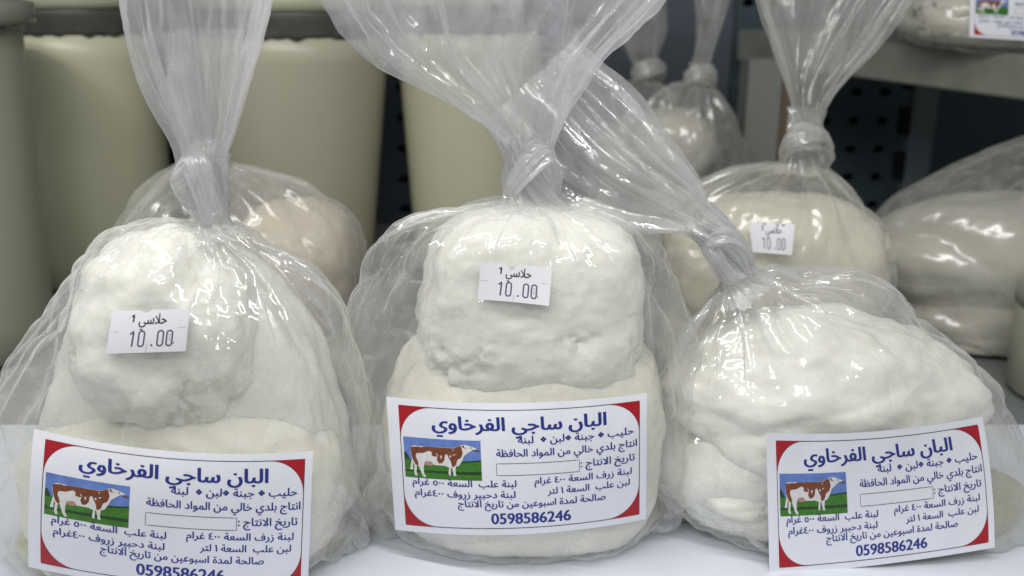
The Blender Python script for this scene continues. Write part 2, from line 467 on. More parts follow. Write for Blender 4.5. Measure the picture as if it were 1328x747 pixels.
def droplets(root, film, n, seed):
    """condensation beads on the film"""
    me = film.data; N_ = len(me.vertices); co = np.empty(N_ * 3); me.vertices.foreach_get('co', co); co = co.reshape(-1, 3)
    no = np.empty(N_ * 3); me.vertices.foreach_get('normal', no); no = no.reshape(-1, 3)
    r_ = np.random.RandomState(seed); w = np.clip(noise(co * 22 + seed) + .05, 0, 1) ** 1.5 * (no[:, 1] < .3) * (co[:, 2] > .03)
    idx = r_.choice(N_, n, p=w / w.sum(), replace=False); V = []; F = []
    ring = np.linspace(0, 2 * np.pi, 8, endpoint=False)
    for i in idx:
        z = no[i]; a = np.cross(z, [0, 0, 1]); a /= np.linalg.norm(a) + 1e-9; b = np.cross(z, a); R_ = r_.uniform(.00025, .00075) * (1.6 if r_.rand() < .1 else 1); k = len(V)
        for h, q in ((0, 1), (.45, .8), (.7, .42)):
            for t in ring: V.append(co[i] + z * (h * R_ + .0001) + R_ * q * (np.cos(t) * a + np.sin(t) * b * 1.15))
        V.append(co[i] + z * (.8 * R_))
        for l in (0, 1):
            for t in range(8): F.append((k + l * 8 + t, k + l * 8 + (t + 1) % 8, k + l * 8 + 8 + (t + 1) % 8, k + l * 8 + 8 + t))
        for t in range(8): F.append((k + 16 + t, k + 16 + (t + 1) % 8, k + 24))
    o = link_mesh('water_droplets', V, F, M['drop'], root); o['kind'] = 'stuff'; return o
def film_tail(root, secs, seed, n=132, m=56, amp=0.36, sim=True, mat='film_tail', freq=5.5, twist=0.4, pinch=1.0, frames=12, grow=0.04, refine_lv=1, crease=0.0012):
    pl = lambda th, t: pleats(th, t, seed, amp * (1 - 0.55 * t), freq, twist)
    V, th = loft(secs, n, m, pinch=pinch, pleat=pl)
    o = link_mesh('gathered_neck', V.reshape(-1, 3), grid_faces(n, m, True), M[mat], None)
    if sim:
        t = np.repeat(np.linspace(0, 1, m), n)
        cloth_relax(o, np.where(t < 0.05, 1.0, 0.0), [], frames=frames, grow=grow, grav=0.0, bend=0.3)
    if refine_lv: refine(o, refine_lv)
    displace(o, lambda co, no: co + no * ((np.abs(noise(co * np.array([36, 36, 14]) + seed)) + 0.5 * np.abs(noise(co * np.array([80, 80, 40]) + seed))) * crease)[:, None])
    o.parent = root; o.matrix_parent_inverse = Matrix.Translation(root.location).inverted()
    return o
def film_knot(root, secs, loop, seed, mat='film_knot', sheet_n=120):
    """a tight sleeve of film with a loop of the same film pulled round it"""
    V, th = loft(secs, sheet_n, 60, pinch=0.9, pleat=lambda th, t: pleats(th, t, seed, 0.26, 7.0, 1.6))
    verts = [V.reshape(-1, 3)]; faces = grid_faces(sheet_n, 60, True); off = sheet_n * 60
    # loop: closed lobed band, (px, py, radius px, dy) control points round the sleeve
    pts = np.array([np.concatenate([P(x, y, Yp), [r]]) for (x, y, Yp, r) in loop])
    K = 150; ns = 84
    C = []
    nL = len(pts)
    for k in range(K):
        x = k / K * nL; i = int(x); f = x - i
        p0, p1, p2, p3 = pts[(i - 1) % nL], pts[i % nL], pts[(i + 1) % nL], pts[(i + 2) % nL]
        C.append(0.5 * ((2 * p1) + (-p0 + p2) * f + (2 * p0 - 5 * p1 + 4 * p2 - p3) * f * f + (-p0 + 3 * p1 - 3 * p2 + p3) * f ** 3))
    C = np.array(C)
    T = np.roll(C[:, :3], -1, 0) - np.roll(C[:, :3], 1, 0); T /= np.linalg.norm(T, axis=1)[:, None]
    cc = C[:, :3].mean(0)
    W = []
    for k in range(K):
        a = C[k, :3] - cc; a -= T[k] * (a @ T[k]); a /= np.linalg.norm(a) + 1e-9
        b = np.cross(T[k], a)
        ang = np.linspace(0, 2 * np.pi, ns, endpoint=False)
        pp = np.stack([np.cos(ang) * 2.2, np.sin(ang) * 2.2, np.full(ns, 0.0)], -1)
        pp2 = pp + np.array([0, 0, 1.0]) * (0.9 * math.sin(k / K * 2 * math.pi)) + np.array([1.0, 0, 0]) * (0.5 * math.cos(k / K * 2 * math.pi)) + seed
        rr = C[k, 3] * (0.78 + 0.42 * np.abs(noise(pp2 * 0.9)) + 0.12 * np.abs(noise(pp2 * 2.2 + 5)) + 0.12 * noise(pp2 * 0.5))
        W.append(C[k, :3] + np.outer(np.cos(ang) * rr * 0.8, a) + np.outer(np.sin(ang) * rr * 1.25, b))
    W = np.array(W)
    fv = grid_faces(ns, K, True, off)
    for i in range(ns):
        a = off + (K - 1) * ns + i; b = off + (K - 1) * ns + (i + 1) % ns
        fv.append((a, b, off + (i + 1) % ns, off + i))
    verts.append(W.reshape(-1, 3))
    o = link_mesh('knot', np.concatenate(verts), faces + fv, M[mat], root)
    return o

# ================================================================== flat print laid onto a bag
DUAL = 'بتثجحخسشصضطظعغفقكلمنهيئ'
def _forms(ch):
    r = {}
    for cp in range(0xFE70, 0xFEFD):
        d = unicodedata.decomposition(chr(cp)).split()
        if len(d) == 2 and d[1] == '%04X' % ord(ch): r[d[0][1:-1]] = chr(cp)
    return r
def shape_arabic(s):
    s = s.replace('لا', 'ﻻ'); out = []; n = len(s)
    isar = lambda c: '\u0621' <= c <= '\u064a' or c == 'ﻻ'
    for i, c in enumerate(s):
        if c == 'ﻻ':
            out.append('\uFEFC' if i > 0 and s[i - 1] in DUAL else '\uFEFB'); continue
        if not isar(c): out.append(c); continue
        p = i > 0 and s[i - 1] in DUAL; q = i < n - 1 and isar(s[i + 1]) and c in DUAL
        k = 'medial' if p and q else 'final' if p else 'initial' if q else 'isolated'
        out.append(_forms(c).get(k, c))
    # visual order: right to left, digit runs stay left to right
    out.reverse(); res = []; run = []
    for c in out:
        if c.isdigit(): run.append(c)
        else:
            res += run[::-1]; run = []; res.append(c)
    return res + run[::-1]
_gl = {}
_fc = bpy.data.curves.new('glyph', 'FONT'); _fo = bpy.data.objects.new('glyph', _fc); sc.collection.objects.link(_fo)
_fc.resolution_u = 3
def _eval(body, fill=True):
    """outline of the text, filled by the non-zero winding rule (the font's strokes overlap)"""
    _fc.body = body; dg = bpy.context.evaluated_depsgraph_get(); dg.update()
    cu = _fo.evaluated_get(dg).to_curve(dg); v = []; loops = []
    for sp in cu.splines:
        bp = sp.bezier_points; n = len(bp); l = []
        for i in range(n):
            a0, a1, b1, b0 = bp[i].co, bp[i].handle_right, bp[(i + 1) % n].handle_left, bp[(i + 1) % n].co
            straight = (a1 - a0).length < 1e-6 and (b1 - b0).length < 1e-6
            for t in ([0] if straight else [0, .25, .5, .75]):
                p = a0 * (1 - t) ** 3 + 3 * a1 * t * (1 - t) ** 2 + 3 * b1 * t * t * (1 - t) + b0 * t ** 3
                l.append(len(v)); v.append((p.x, p.y))
        loops.append(l)
    _fo.evaluated_get(dg).to_curve_clear(); v = np.array(v).reshape(-1, 2)
    if not fill or not len(v): return v, []
    seg = np.array([(l[i], l[(i + 1) % len(l)]) for l in loops for i in range(len(l)) if len(l) > 2])
    r = delaunay_2d_cdt([Vector(p) for p in v], [tuple(int(k) for k in q) for q in seg], [], 0, 1e-6)
    nv = np.array([tuple(p) for p in r[0]]); tri = []
    A, B = v[seg[:, 0]], v[seg[:, 1]]
    for t in r[2]:
        c = nv[list(t)].mean(0)
        up = (A[:, 1] <= c[1]) & (B[:, 1] > c[1]); dn = (A[:, 1] > c[1]) & (B[:, 1] <= c[1])
        cr = (B[:, 0] - A[:, 0]) * (c[1] - A[:, 1]) - (c[0] - A[:, 0]) * (B[:, 1] - A[:, 1])
        w = (up & (cr > 0)).sum() - (dn & (cr < 0)).sum()
        if w != 0: tri.append(tuple(t))
    return nv, tri
def glyph(ch):
    if ch not in _gl:
        v, f = _eval(ch)
        a, _ = _eval(ch + '|', False); b, _ = _eval('|', False)
        adv = a[:, 0].max() - b[:, 0].max()
        if ch == '❖': v = v * 0.55 + np.array([0, .12]); adv *= 0.56
        _gl[ch] = (v, f, adv)
    return _gl[ch]
def text2d(s, x0, x1, base, bold=0.0, size=None, arabic=True, vscale=1.0):
    """-> (verts Nx3 (u, v down, lift), faces) fitted between x0 and x1 in label units"""
    chars = shape_arabic(s) if arabic else list(s)
    xs = 0; V = []; F = []; off = 0; k = 0
    for ch in chars:
        gv, gf, adv = glyph(ch)
        copies = [0.0] if bold <= 0 else [-bold, -bold * 0.33, bold * 0.33, bold]
        if len(gv):
            for ci, dx in enumerate(copies):
                z = np.full((len(gv), 1), 0.00002 * ((k % 2) * 4 + ci))
                dy = 0.35 * (dx if ci % 2 else -dx)
                V.append(np.concatenate([gv + np.array([xs + dx, dy]), z], 1)); F += [tuple(q + off for q in f) for f in gf]; off += len(gv)
            k += 1
        xs += adv
    V = np.concatenate(V); a, b = V[:, 0].min(), V[:, 0].max()
    sx = (x1 - x0) / (b - a); sy = (size if size else sx) * vscale
    out = np.stack([x0 + (V[:, 0] - a) * sx, base - V[:, 1] * sy, V[:, 2]], -1)
    return out, F

class Sheet:
    """a smooth curved sheet stuck on a bag: label units (u 0..1, v 0..H) -> 3-D"""
    def __init__(self, corners, H, bvhs, sag_top=0, sag_bot=0, bulge_r=0, bulge_l=0, gap=0.0008, order=2, wave=0.0, seed=0):
        TL, TR, BL, BR = [np.array(c, float) for c in corners]
        self.H = H
        g = 15; pts = []; uv = []
        for j in range(g):
            for i in range(g):
                u, v = i / (g - 1), j / (g - 1)
                uv.append((u, v)); pts.append(self.px(u, v, TL, TR, BL, BR, sag_top, sag_bot, bulge_r, bulge_l))
        org = Vector((0, 0, CAMH)); D = []
        for p in pts:
            d = Vector(P(p[0], p[1], 1.0)) - org; d.normalize(); best = None
            for b in bvhs:
                h = b.ray_cast(org, d)
                if h[0] is not None and (best is None or h[3] < best): best = h[3]
            D.append(best if best else np.nan)
        D = np.array(D); uv = np.array(uv); ok = ~np.isnan(D)
        B = self.basis(uv, order)
        cf, *_ = np.linalg.lstsq(B[ok], D[ok], rcond=None)
        r = (B @ cf)[ok] - D[ok]
        cf[0] -= max(0.0, np.percentile(r, 88)) + gap
        self.cf = cf; self.order = order; self.a = (TL, TR, BL, BR, sag_top, sag_bot, bulge_r, bulge_l); self.org = np.array(org)
        self.wave = wave; self.seed = seed
    def basis(self, uv, order):
        u, v = uv[:, 0] - .5, uv[:, 1] - .5
        c = [np.ones_like(u), u, v, u * u, u * v, v * v]
        if order > 2: c += [u ** 3, u * u * v]
        return np.stack(c, -1)
    def px(self, u, v, TL, TR, BL, BR, st, sb, br, bl):
        p = (TL * (1 - u) + TR * u) * (1 - v) + (BL * (1 - u) + BR * u) * v
        return p + np.array([4 * v * (1 - v) * (br * u - bl * (1 - u)), 4 * u * (1 - u) * (st * (1 - v) + sb * v)])
    def map(self, uvl, lift=0.0):
        uvl = np.asarray(uvl, float); u = uvl[:, 0]; v = uvl[:, 1] / self.H
        px = np.array([self.px(a, b, *self.a) for a, b in zip(u, v)])
        a = (px[:, 0] - 664.0) / FPX; b = -(px[:, 1] - 373.5) / FPX
        d = np.stack([a, CT + b * ST, -ST + b * CT], -1); d /= np.linalg.norm(d, axis=1)[:, None]
        D = self.basis(np.stack([u, v], -1), self.order) @ self.cf
        if self.wave:
            D = D - self.wave * np.maximum(0, noise(np.stack([u * 4.2, v * 1.6, np.full_like(u, self.seed)], -1)))
        D = D - lift - (uvl[:, 2] if uvl.shape[1] > 2 else 0)
        return self.org + d * D[:, None]

def put(sheet, name, V, F, mat, parent, lift, smooth=False):
    return link_sub(name, sheet.map(V, lift), F, mat, parent)
def link_sub(name, verts, faces, mat, parent):
    me = bpy.data.meshes.new(name)
    me.from_pydata([tuple(v) for v in verts], [], [tuple(f) for f in faces]); me.materials.append(mat); me.update()
    o = bpy.data.objects.new(name, me); sc.collection.objects.link(o)
    o.parent = parent          # the label already carries the world offset
    return o
def paper(sheet, name, root, mat, nu=60, nv=32, thick=0.00012, edge=None):
    us = np.linspace(0, 1, nu); vs = np.linspace(0, sheet.H, nv)
    UU, VV = np.meshgrid(us, vs); uv = np.stack([UU.ravel(), VV.ravel()], -1)
    if edge is not None: uv = edge(uv)
    a = sheet.map(uv, 0.0); b = sheet.map(uv, -thick)
    f = [(q[3], q[2], q[1], q[0]) for q in grid_faces(nu, nv)]; k = nu * nv
    fb = [tuple(k + i for i in q[::-1]) for q in f]
    rim = list(range(nu)) + [nu * (j + 1) - 1 for j in range(1, nv)] + [nu * (nv - 1) + i for i in range(nu - 2, -1, -1)] + [nu * j for j in range(nv - 2, 0, -1)]
    nr = len(rim); q0 = 2 * k         # the cut edge has vertices of its own, so the sheet shades as thin paper
    fr = [(q0 + i, q0 + (i + 1) % nr, q0 + nr + (i + 1) % nr, q0 + nr + i) for i in range(nr)]
    o = link_mesh(name, np.concatenate([a, b, a[rim], b[rim]]), f + fb + fr, mat, root)
    return o
def subfill(poly, maxlen=0.03):
    """triangulated, subdivided 2-D polygon"""
    bm = bmesh.new(); vs = [bm.verts.new((x, y, 0)) for x, y in poly]
    bm.faces.new(vs).normal_update(); bmesh.ops.triangulate(bm, faces=bm.faces[:])
    for _ in range(6):
        e = [x for x in bm.edges if x.calc_length() > maxlen]
        if not e: break
        bmesh.ops.subdivide_edges(bm, edges=e, cuts=1)
        bmesh.ops.triangulate(bm, faces=[f for f in bm.faces if len(f.verts) > 3])
    bm.verts.index_update()
    V = np.array([(v.co.x, v.co.y, 0) for v in bm.verts]); F = [tuple(v.index for v in f.verts) for f in bm.faces]
    bm.free(); return V, F
def ribbon(pts, w, closed=False, step=0.02):
    P2 = [np.array(p, float) for p in pts]
    if closed: P2.append(P2[0])
    Q = []
    for a, b in zip(P2[:-1], P2[1:]):
        k = max(1, int(np.linalg.norm(b - a) / step))
        for i in range(k): Q.append(a + (b - a) * i / k)
    if not closed: Q.append(P2[-1])
    Q = np.array(Q); n = len(Q)
    T = (np.roll(Q, -1, 0) - np.roll(Q, 1, 0)) if closed else np.gradient(Q, axis=0)
    T /= np.linalg.norm(T, axis=1)[:, None] + 1e-12; Nn = np.stack([-T[:, 1], T[:, 0]], -1)
    V = np.concatenate([Q + Nn * w / 2, Q - Nn * w / 2]); V = np.concatenate([V, np.zeros((2 * n, 1))], 1)
    F = [(i, (i + 1) % n, n + (i + 1) % n, n + i) for i in range(n if closed else n - 1)]
    return V, F
def rrect(x0, y0, x1, y1, r, k=12):
    c = [(x1 - r, y0 + r, -90), (x1 - r, y1 - r, 0), (x0 + r, y1 - r, 90), (x0 + r, y0 + r, 180)]
    return [(cx + r * math.cos(math.radians(a + 90 * i / k)), cy + r * math.sin(math.radians(a + 90 * i / k))) for cx, cy, a in c for i in range(k + 1)]
def joinVF(parts):
    V = []; F = []; off = 0
    for v, f in parts:
        V.append(v); F += [tuple(i + off for i in q) for q in f]; off += len(v)
    return np.concatenate(V), F

def cow_picture(sheet, label, x0, y0, x1, y1):
    W, H = x1 - x0, y1 - y0
    def T(pts): return [(x0 + W * (x - 45) / 1140.0, y0 + H * (y - 60) / 620.0) for x, y in pts]
    L1 = 0.00006
    pic = put(sheet, 'picture', *subfill(T([(45, 60), (1185, 60), (1185, 680), (45, 680)])), M['psky'], label, L1)
    def add(nm, polys, mat, lift):
        v, f = joinVF([subfill(T(p)) for p in polys])
        o = put(sheet, nm, v, f, mat, label, lift); return o
    add('picture_field', [[(45, 410), (250, 400), (1185, 370), (1185, 680), (45, 680)]], M['pgrass'], 0.00009)
    add('picture_hedge', [[(45, 300), (75, 290), (115, 370), (130, 410), (45, 410)], [(45, 560), (1185, 545), (1185, 595), (45, 590)], [(860, 400), (1185, 360), (1185, 385), (870, 420)]], M['pdark'], 0.00012)
    cow = [(150, 205), (200, 185), (400, 190), (780, 185), (880, 145), (910, 130), (950, 125), (1040, 150), (1120, 180), (1110, 205), (1060, 205), (1000, 250), (935, 300), (900, 380), (850, 460),
           (805, 470), (795, 560), (808, 615), (770, 620), (745, 490), (730, 490), (725, 600), (722, 612), (698, 612), (690, 575), (705, 490), (640, 465), (480, 465), (340, 440),
           (325, 520), (325, 600), (358, 650), (320, 662), (290, 610), (250, 490), (225, 490), (215, 590), (228, 645), (195, 650), (178, 600), (190, 490), (170, 450), (165, 560), (120, 560), (150, 420), (160, 390), (142, 300)]
    add('picture_cow', [cow], M['cowwhite'], 0.00016)
    br = [[(145, 210), (270, 195), (290, 205), (350, 192), (500, 190), (780, 190), (880, 148), (895, 160), (905, 200), (915, 260), (890, 330), (830, 370), (810, 440), (770, 480), (745, 470), (735, 400), (700, 330), (680, 285), (650, 300), (640, 380), (600, 430), (550, 435), (525, 380), (540, 330), (500, 335), (450, 320), (460, 280), (430, 250), (380, 265), (330, 290), (230, 300), (215, 350), (245, 430), (250, 470), (235, 490), (215, 480), (190, 450), (170, 400), (150, 320)],
          [(905, 140), (930, 138), (948, 175), (985, 182), (940, 185), (912, 170)], [(1060, 205), (1110, 200), (1175, 225), (1175, 240), (1110, 230)], [(1035, 165), (1050, 160), (1045, 188), (1028, 185)]]
    add('picture_patches', br, M['cowbrown'], 0.00020)
    add('picture_spots', [[(515, 270), (545, 310), (535, 325)], [(765, 290), (815, 278), (780, 305)], [(765, 210), (785, 210), (775, 235)], [(715, 305), (745, 305), (735, 335), (720, 330)], [(570, 320), (600, 310), (605, 340), (575, 375), (590, 340)]], M['cowwhite'], 0.00024)
    add('picture_udder', [[(350, 420), (440, 410), (480, 460), (430, 480), (345, 470)]], M['cowpink'], 0.00022)

def product_label(root, sheet, seed=0):
    lab = paper(sheet, 'label', root, M['paper'])
    # labels are meshes in world units under the root, sub-parts share that space
    x0, y0, x1, y1, r = 0.045, 0.028, 0.972, 0.487, 0.125
    # four red corners
    for cx, cy, sx, sy in ((x0, y0, 1, 1), (x1, y0, -1, 1), (x1, y1, -1, -1), (x0, y1, 1, -1)):
        rr = r
        pts = [(cx, cy), (cx + sx * rr, cy)] + [(cx + sx * (rr - rr * math.sin(a)), cy + sy * (rr - rr * math.cos(a))) for a in np.linspace(0.05, math.pi / 2 - 0.05, 14)] + [(cx, cy + sy * rr)]
        put(sheet, 'red_corner', *subfill(pts, 0.018), M['red'], lab, 0.00016)
    v, f = joinVF([ribbon(rrect(x0, y0, x1, y1, r), 0.0028, True), ribbon([(x0, y0 + r), (x0, y0), (x0 + r, y0)], 0.0025), ribbon([(x1, y0 + r), (x1, y0), (x1 - r, y0)], 0.0025), ribbon([(x0, y1 - r), (x0, y1), (x0 + r, y1)], 0.0025), ribbon([(x1, y1 - r), (x1, y1), (x1 - r, y1)], 0.0025)])
    put(sheet, 'border_line', v, f, M['black'], lab, 0.0001)
    put(sheet, 'date_box', *ribbon([(.414, .236), (.738, .236), (.738, .282), (.414, .282)], 0.0022, True), M['black'], lab, 0.00008)
    lines = [('البان ساجي الفرخاوي', .168, .845, .108, .036, .073),
             ('حليب ❖ جبنة ❖لبن ❖  لبنة', .50, .95, .158, .026, .041),
             ('انتاج بلدي خالي من المواد الحافظة', .414, .963, .209, .026, .040),
             ('تاريخ الانتاج :', .742, .955, .265, .026, .040),
             ('لبنة زرف السعة ٤٠٠ غرام', .56, .943, .318, .026, .036),
             ('لبنة علب  السعة ٥٠٠ غرام', .08, .49, .327, .026, .036),
             ('لبن علب  السعة ١ لتر', .61, .935, .361, .026, .036),
             ('لبنة دحبير زروف ٤٠٠غرام', .087, .485, .369, .026, .036),
             ('صالحة لمدة اسبوعين من تاريخ الانتاج', .255, .84, .405, .026, .037)]
    for s, a, b, base, bold, size in lines:
        V, F = text2d(s, a, b, base, bold, size=size * 1.0)
        put(sheet, 'lettering', V, F, M['blue'], lab, 0.00008)
    V, F = text2d('0598586246', .385, .702, .470, .030, size=.059, arabic=False)
    put(sheet, 'lettering', V, F, M['blue'], lab, 0.00008)
    cow_picture(sheet, lab, .055, .147, .355, .302)
    return lab

def price_ticket(root, sheet, variant=0):
    H = sheet.H
    def edge(uv):       # a torn notch in the top edge
        d = np.exp(-((uv[:, 0] - 0.44) / 0.055) ** 4) * 0.16 * H * np.clip(1 - uv[:, 1] / (0.5 * H), 0, 1)
        uv = uv.copy(); uv[:, 1] += d * (1 if variant == 1 else 0.35 if variant == 0 else 0); return uv
    t = paper(sheet, 'price_ticket', root, M['ticket'], 48, 26, edge=edge)
    V, F = text2d('حلاسي', .36, .72, .185, .014, size=.19)
    v1, f1 = ribbon([(.265, .085), (.295, .06), (.29, .155)], .02); V, F = joinVF([(V, F), (v1, f1)])
    put(sheet, 'name_lettering', V, F, M['black'], t, 0.00006)
    st = []
    def zero(cx, cy, w, h):
        return ribbon(rrect(cx - w / 2, cy - h / 2, cx + w / 2, cy + h / 2, w / 2 * 0.98, 6), 0.020, True)
    cy = .37 / .55 * H
    for cx in (.42, .66, .775): st.append(zero(cx, cy, .07, .20))
    st.append(ribbon([(.275, cy - .06), (.315, cy - .10), (.31, cy + .10)], 0.022))
    st.append(subfill([(.545, cy + .075), (.57, cy + .075), (.57, cy + .10), (.545, cy + .10)], .1))
    st.append(ribbon([(.835, cy + .05), (.828, cy + .08)], 0.009))
    for q in (-.05, -.015, .02): st.append(ribbon([(.765, cy + q), (.79, cy + q + .012)], 0.007))
    v, f = joinVF(st); put(sheet, 'price_digits', v, f, M['grey_ink'], t, 0.00006)
    if variant == 2:
        v, f = joinVF([ribbon([(cx - .03, 0.012), (cx - .015, .035), (cx + .015, .035), (cx + .03, .012)], .02) for cx in (.34, .62, .75)] + [ribbon([(.2, .012), (.205, .03)], .02)])
        put(sheet, 'price_digits', v, f, M['black'], t, 0.00006)
    else:
        v, f = joinVF([ribbon([(0.02, .27), (.12, .275)], .004), ribbon([(.5, H - .11), (.495, H - .01)], .005), ribbon([(.87, .24), (.97, .24)], .004)])
        put(sheet, 'ticket_slits', v, f, M['cardw'], t, 0.00005)
    return t
def bvh(o, mat=None):
    me = o.data; co = np.empty(len(me.vertices) * 3); me.vertices.foreach_get('co', co)
    co = co.reshape(-1, 3)
    if o.parent is None: co = co + np.array(o.location)
    return BVHTree.FromPolygons([tuple(c) for c in co], [tuple(p.vertices) for p in me.polygons])
def clear_behind(film, sheet, gap=0.0012):
    """press the film flat behind a stuck paper"""
    me = film.data; n = len(me.vertices); co = np.empty(n * 3); me.vertices.foreach_get('co', co); co = co.reshape(-1, 3)
    loc = np.array(film.location) if film.parent is None else np.zeros(3)
    co = co + loc
    g = 90; us = np.linspace(-.025, 1.025, g); UU, VV = np.meshgrid(us, us * sheet.H)
    S = sheet.map(np.stack([UU.ravel(), VV.ravel()], -1))
    tree = BVHTree.FromPolygons([tuple(c) for c in S], grid_faces(g, g))
    org = Vector((0, 0, CAMH))
    S0, S1 = S.min(0) - 0.01, S.max(0) + 0.01
    idx = np.where(((co > S0 - 0.02) & (co < S1 + 0.02)).all(1))[0]
    for i in idx:
        v = Vector(co[i]); d = v - org; dist = d.length; d.normalize()
        h = tree.ray_cast(org, d)
        if h[0] is not None and h[3] + gap > dist and h[3] - dist < 0.03:
            co[i] = org + d * (h[3] + gap)
    me.vertices.foreach_set('co', (co - loc).ravel()); me.update()
# ================================================================== setting: shelf, back panel
def box(name, x0, x1, y0, y1, z0, z1, mat, parent=None, bevel=0.0, rotz=0.0, pivot=None):
    bm = bmesh.new(); bmesh.ops.create_cube(bm, size=1)
    for v in bm.verts: v.co = Vector(((v.co.x + .5) * (x1 - x0) + x0, (v.co.y + .5) * (y1 - y0) + y0, (v.co.z + .5) * (z1 - z0) + z0))
    if bevel: bmesh.ops.bevel(bm, geom=bm.edges[:], offset=bevel, segments=3, affect='EDGES')
    if rotz: bmesh.ops.rotate(bm, verts=bm.verts[:], cent=Vector(pivot or ((x0 + x1) / 2, (y0 + y1) / 2, 0)), matrix=Matrix.Rotation(rotz, 3, 'Z'))
    me = bpy.data.meshes.new(name); bm.to_mesh(me); bm.free(); me.materials.append(mat)
    o = bpy.data.objects.new(name, me); sc.collection.objects.link(o)
    if parent is not None: o.parent = parent; o.matrix_parent_inverse = Matrix.Translation(parent.location).inverted()
    return o
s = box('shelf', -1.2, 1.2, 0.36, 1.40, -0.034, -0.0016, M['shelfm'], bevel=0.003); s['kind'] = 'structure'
l_ = box('shelf_liner', -1.2, 1.2, 0.358, 0.70, -0.0012, 0.0, M['liner'], bevel=0.0004); l_['kind'] = 'structure'  # stops short, so the dark shelf behind stands in for shade

YW = 1.34
def slotted_panel(name, xa, xb, z0, z1, y, mat, pitch, slot, stagger=False, side=1):
    """sheet-metal panel with real slots cut through it"""
    V = []; F = []
    nx = int(round((xb - xa) / pitch[0])); nz = int(round((z1 - z0) / pitch[1]))
    for i in range(nx):
        for j in range(nz):
            cx = xa + (i + .5) * pitch[0]; cz = z0 + (j + .5) * pitch[1]
            k = len(V); hw, hh = pitch[0] / 2, pitch[1] / 2; q = 16
            inner = []; outer = []; back = []
            for a in range(q):
                t = 2 * math.pi * (a + .5) / q; c, s_ = math.cos(t), math.sin(t)
                inner.append((cx + slot[0] / 2 * math.copysign(abs(c) ** .8, c), y, cz + slot[1] / 2 * math.copysign(abs(s_) ** .8, s_)))
                mx = max(abs(c) , abs(s_)); outer.append((cx + hw * c / mx, y, cz + hh * s_ / mx))
            outer = [(cx + hw * max(-1, min(1, (o_[0] - cx) / hw * 1.0)), y, o_[2]) for o_ in outer]
            V += inner + outer + [(p[0], p[1] + .003, p[2]) for p in inner]
            # corners
            cs = [(cx + hw, y, cz + hh), (cx - hw, y, cz + hh), (cx - hw, y, cz - hh), (cx + hw, y, cz - hh)]
            cb = len(V); V += cs
            for a in range(q):
                b = (a + 1) % q
                F.append((k + a, k + b, k + q + b, k + q + a)); F.append((k + a, k + 2 * q + a, k + 2 * q + b, k + b))
            for ci, a in enumerate((1, 5, 9, 13)):
                F.append((k + q + a, k + q + a + 1, cb + ci))
    o = link_mesh(name, V, F, mat, None, smooth=False); return o

def pxm(py, Y):
    bb = -(py - 373.5) / FPX; return FPX * (CT + bb * ST) / Y
XW = lambda px, py, Y: float(P(px, py, Y)[0])
p1 = slotted_panel('back_panel', XW(520, 100, YW) - .04, XW(520, 100, YW) - .04 + 0.48, 0.0, 0.588, YW, M['panel'], (0.080, 0.042), (0.018, 0.0108)); p1['kind'] = 'structure'
x1 = XW(520, 100, YW) + .4415
p2 = slotted_panel('back_panel', x1, x1 + .039 * 6, 0.005, 0.585, YW + .012, M['panel_dark'], (0.039, 0.039), (0.0150, 0.0105)); p2['kind'] = 'structure'
p3 = box('rear_wall', -1.3, 1.3, YW + 0.05, YW + 0.06, -0.03, 0.9, M['void']); p3['kind'] = 'structure'
p4 = box('back_panel', x1 + .039 * 6 + .0005, 1.3, YW + .012, YW + .014, 0.0, 0.6, M['panel_dark']); p4['kind'] = 'structure'
# slotted upright
px_ = XW(1192, 180, 1.27)
up = thing('shelf_upright', 'grey metal upright with dark vertical slots on the back wall under the metal shelf', 'shelf post', (px_, 1.27, 0))
box('post', px_ - .016, px_ + .016, 1.262, 1.282, 0.0, 0.60, M['post'], up, 0.0015)
for k in range(10):
    box('slot', px_ - .027, px_ - .0165, 1.264, 1.278, 0.02 + k * .058, 0.055 + k * .058, M['void'], up)
# side shelf, running back along the right
def prism(name, pts, z0, z1, mat, bevel=0.002):
    bm = bmesh.new(); vs = [bm.verts.new((x, y, z0)) for x, y in pts]; f = bm.faces.new(vs)
    r = bmesh.ops.extrude_face_region(bm, geom=[f]); 
    for v in [g for g in r['geom'] if isinstance(g, bmesh.types.BMVert)]: v.co.z = z1
    bmesh.ops.recalc_face_normals(bm, faces=bm.faces[:])
    bmesh.ops.bevel(bm, geom=bm.edges[:], offset=bevel, segments=2, affect='EDGES')
    me = bpy.data.meshes.new(name); bm.to_mesh(me); bm.free(); me.materials.append(mat)
    o = bpy.data.objects.new(name, me); sc.collection.objects.link(o); return o
A = P(958, 38, 1.31); B = P(1328, 70, 0.915); zt = float(A[2])
dAB = (B - A); C2 = A + dAB * 1.35
sh = prism('side_shelf', [(A[0], A[1]), (C2[0], C2[1]), (1.0, C2[1]), (1.0, 1.31)], zt - 0.040, zt, M['metal'])
tag(sh, 'worn grey metal shelf edge in the upper right holding a bag of cheese', 'shelf')

# leaning card carton against the back panel
Yc = 1.20
c = P(1000, 215, Yc)
ct = thing('carton', 'narrow pale carton with a brown side standing by the back panel', 'carton', (float(c[0]), Yc, 0))
zc1 = float(P(1000, 78, Yc)[2])
box('front_face', XW(968, 140, Yc), XW(1012, 140, Yc), Yc, Yc + .05, 0.001, zc1, M['cardw'], ct, .001)
box('side_face', XW(1012, 140, Yc) + .001, XW(1032, 140, Yc), Yc + .004, Yc + .05, 0.001, zc1 - .004, M['cardb'], ct, .001)

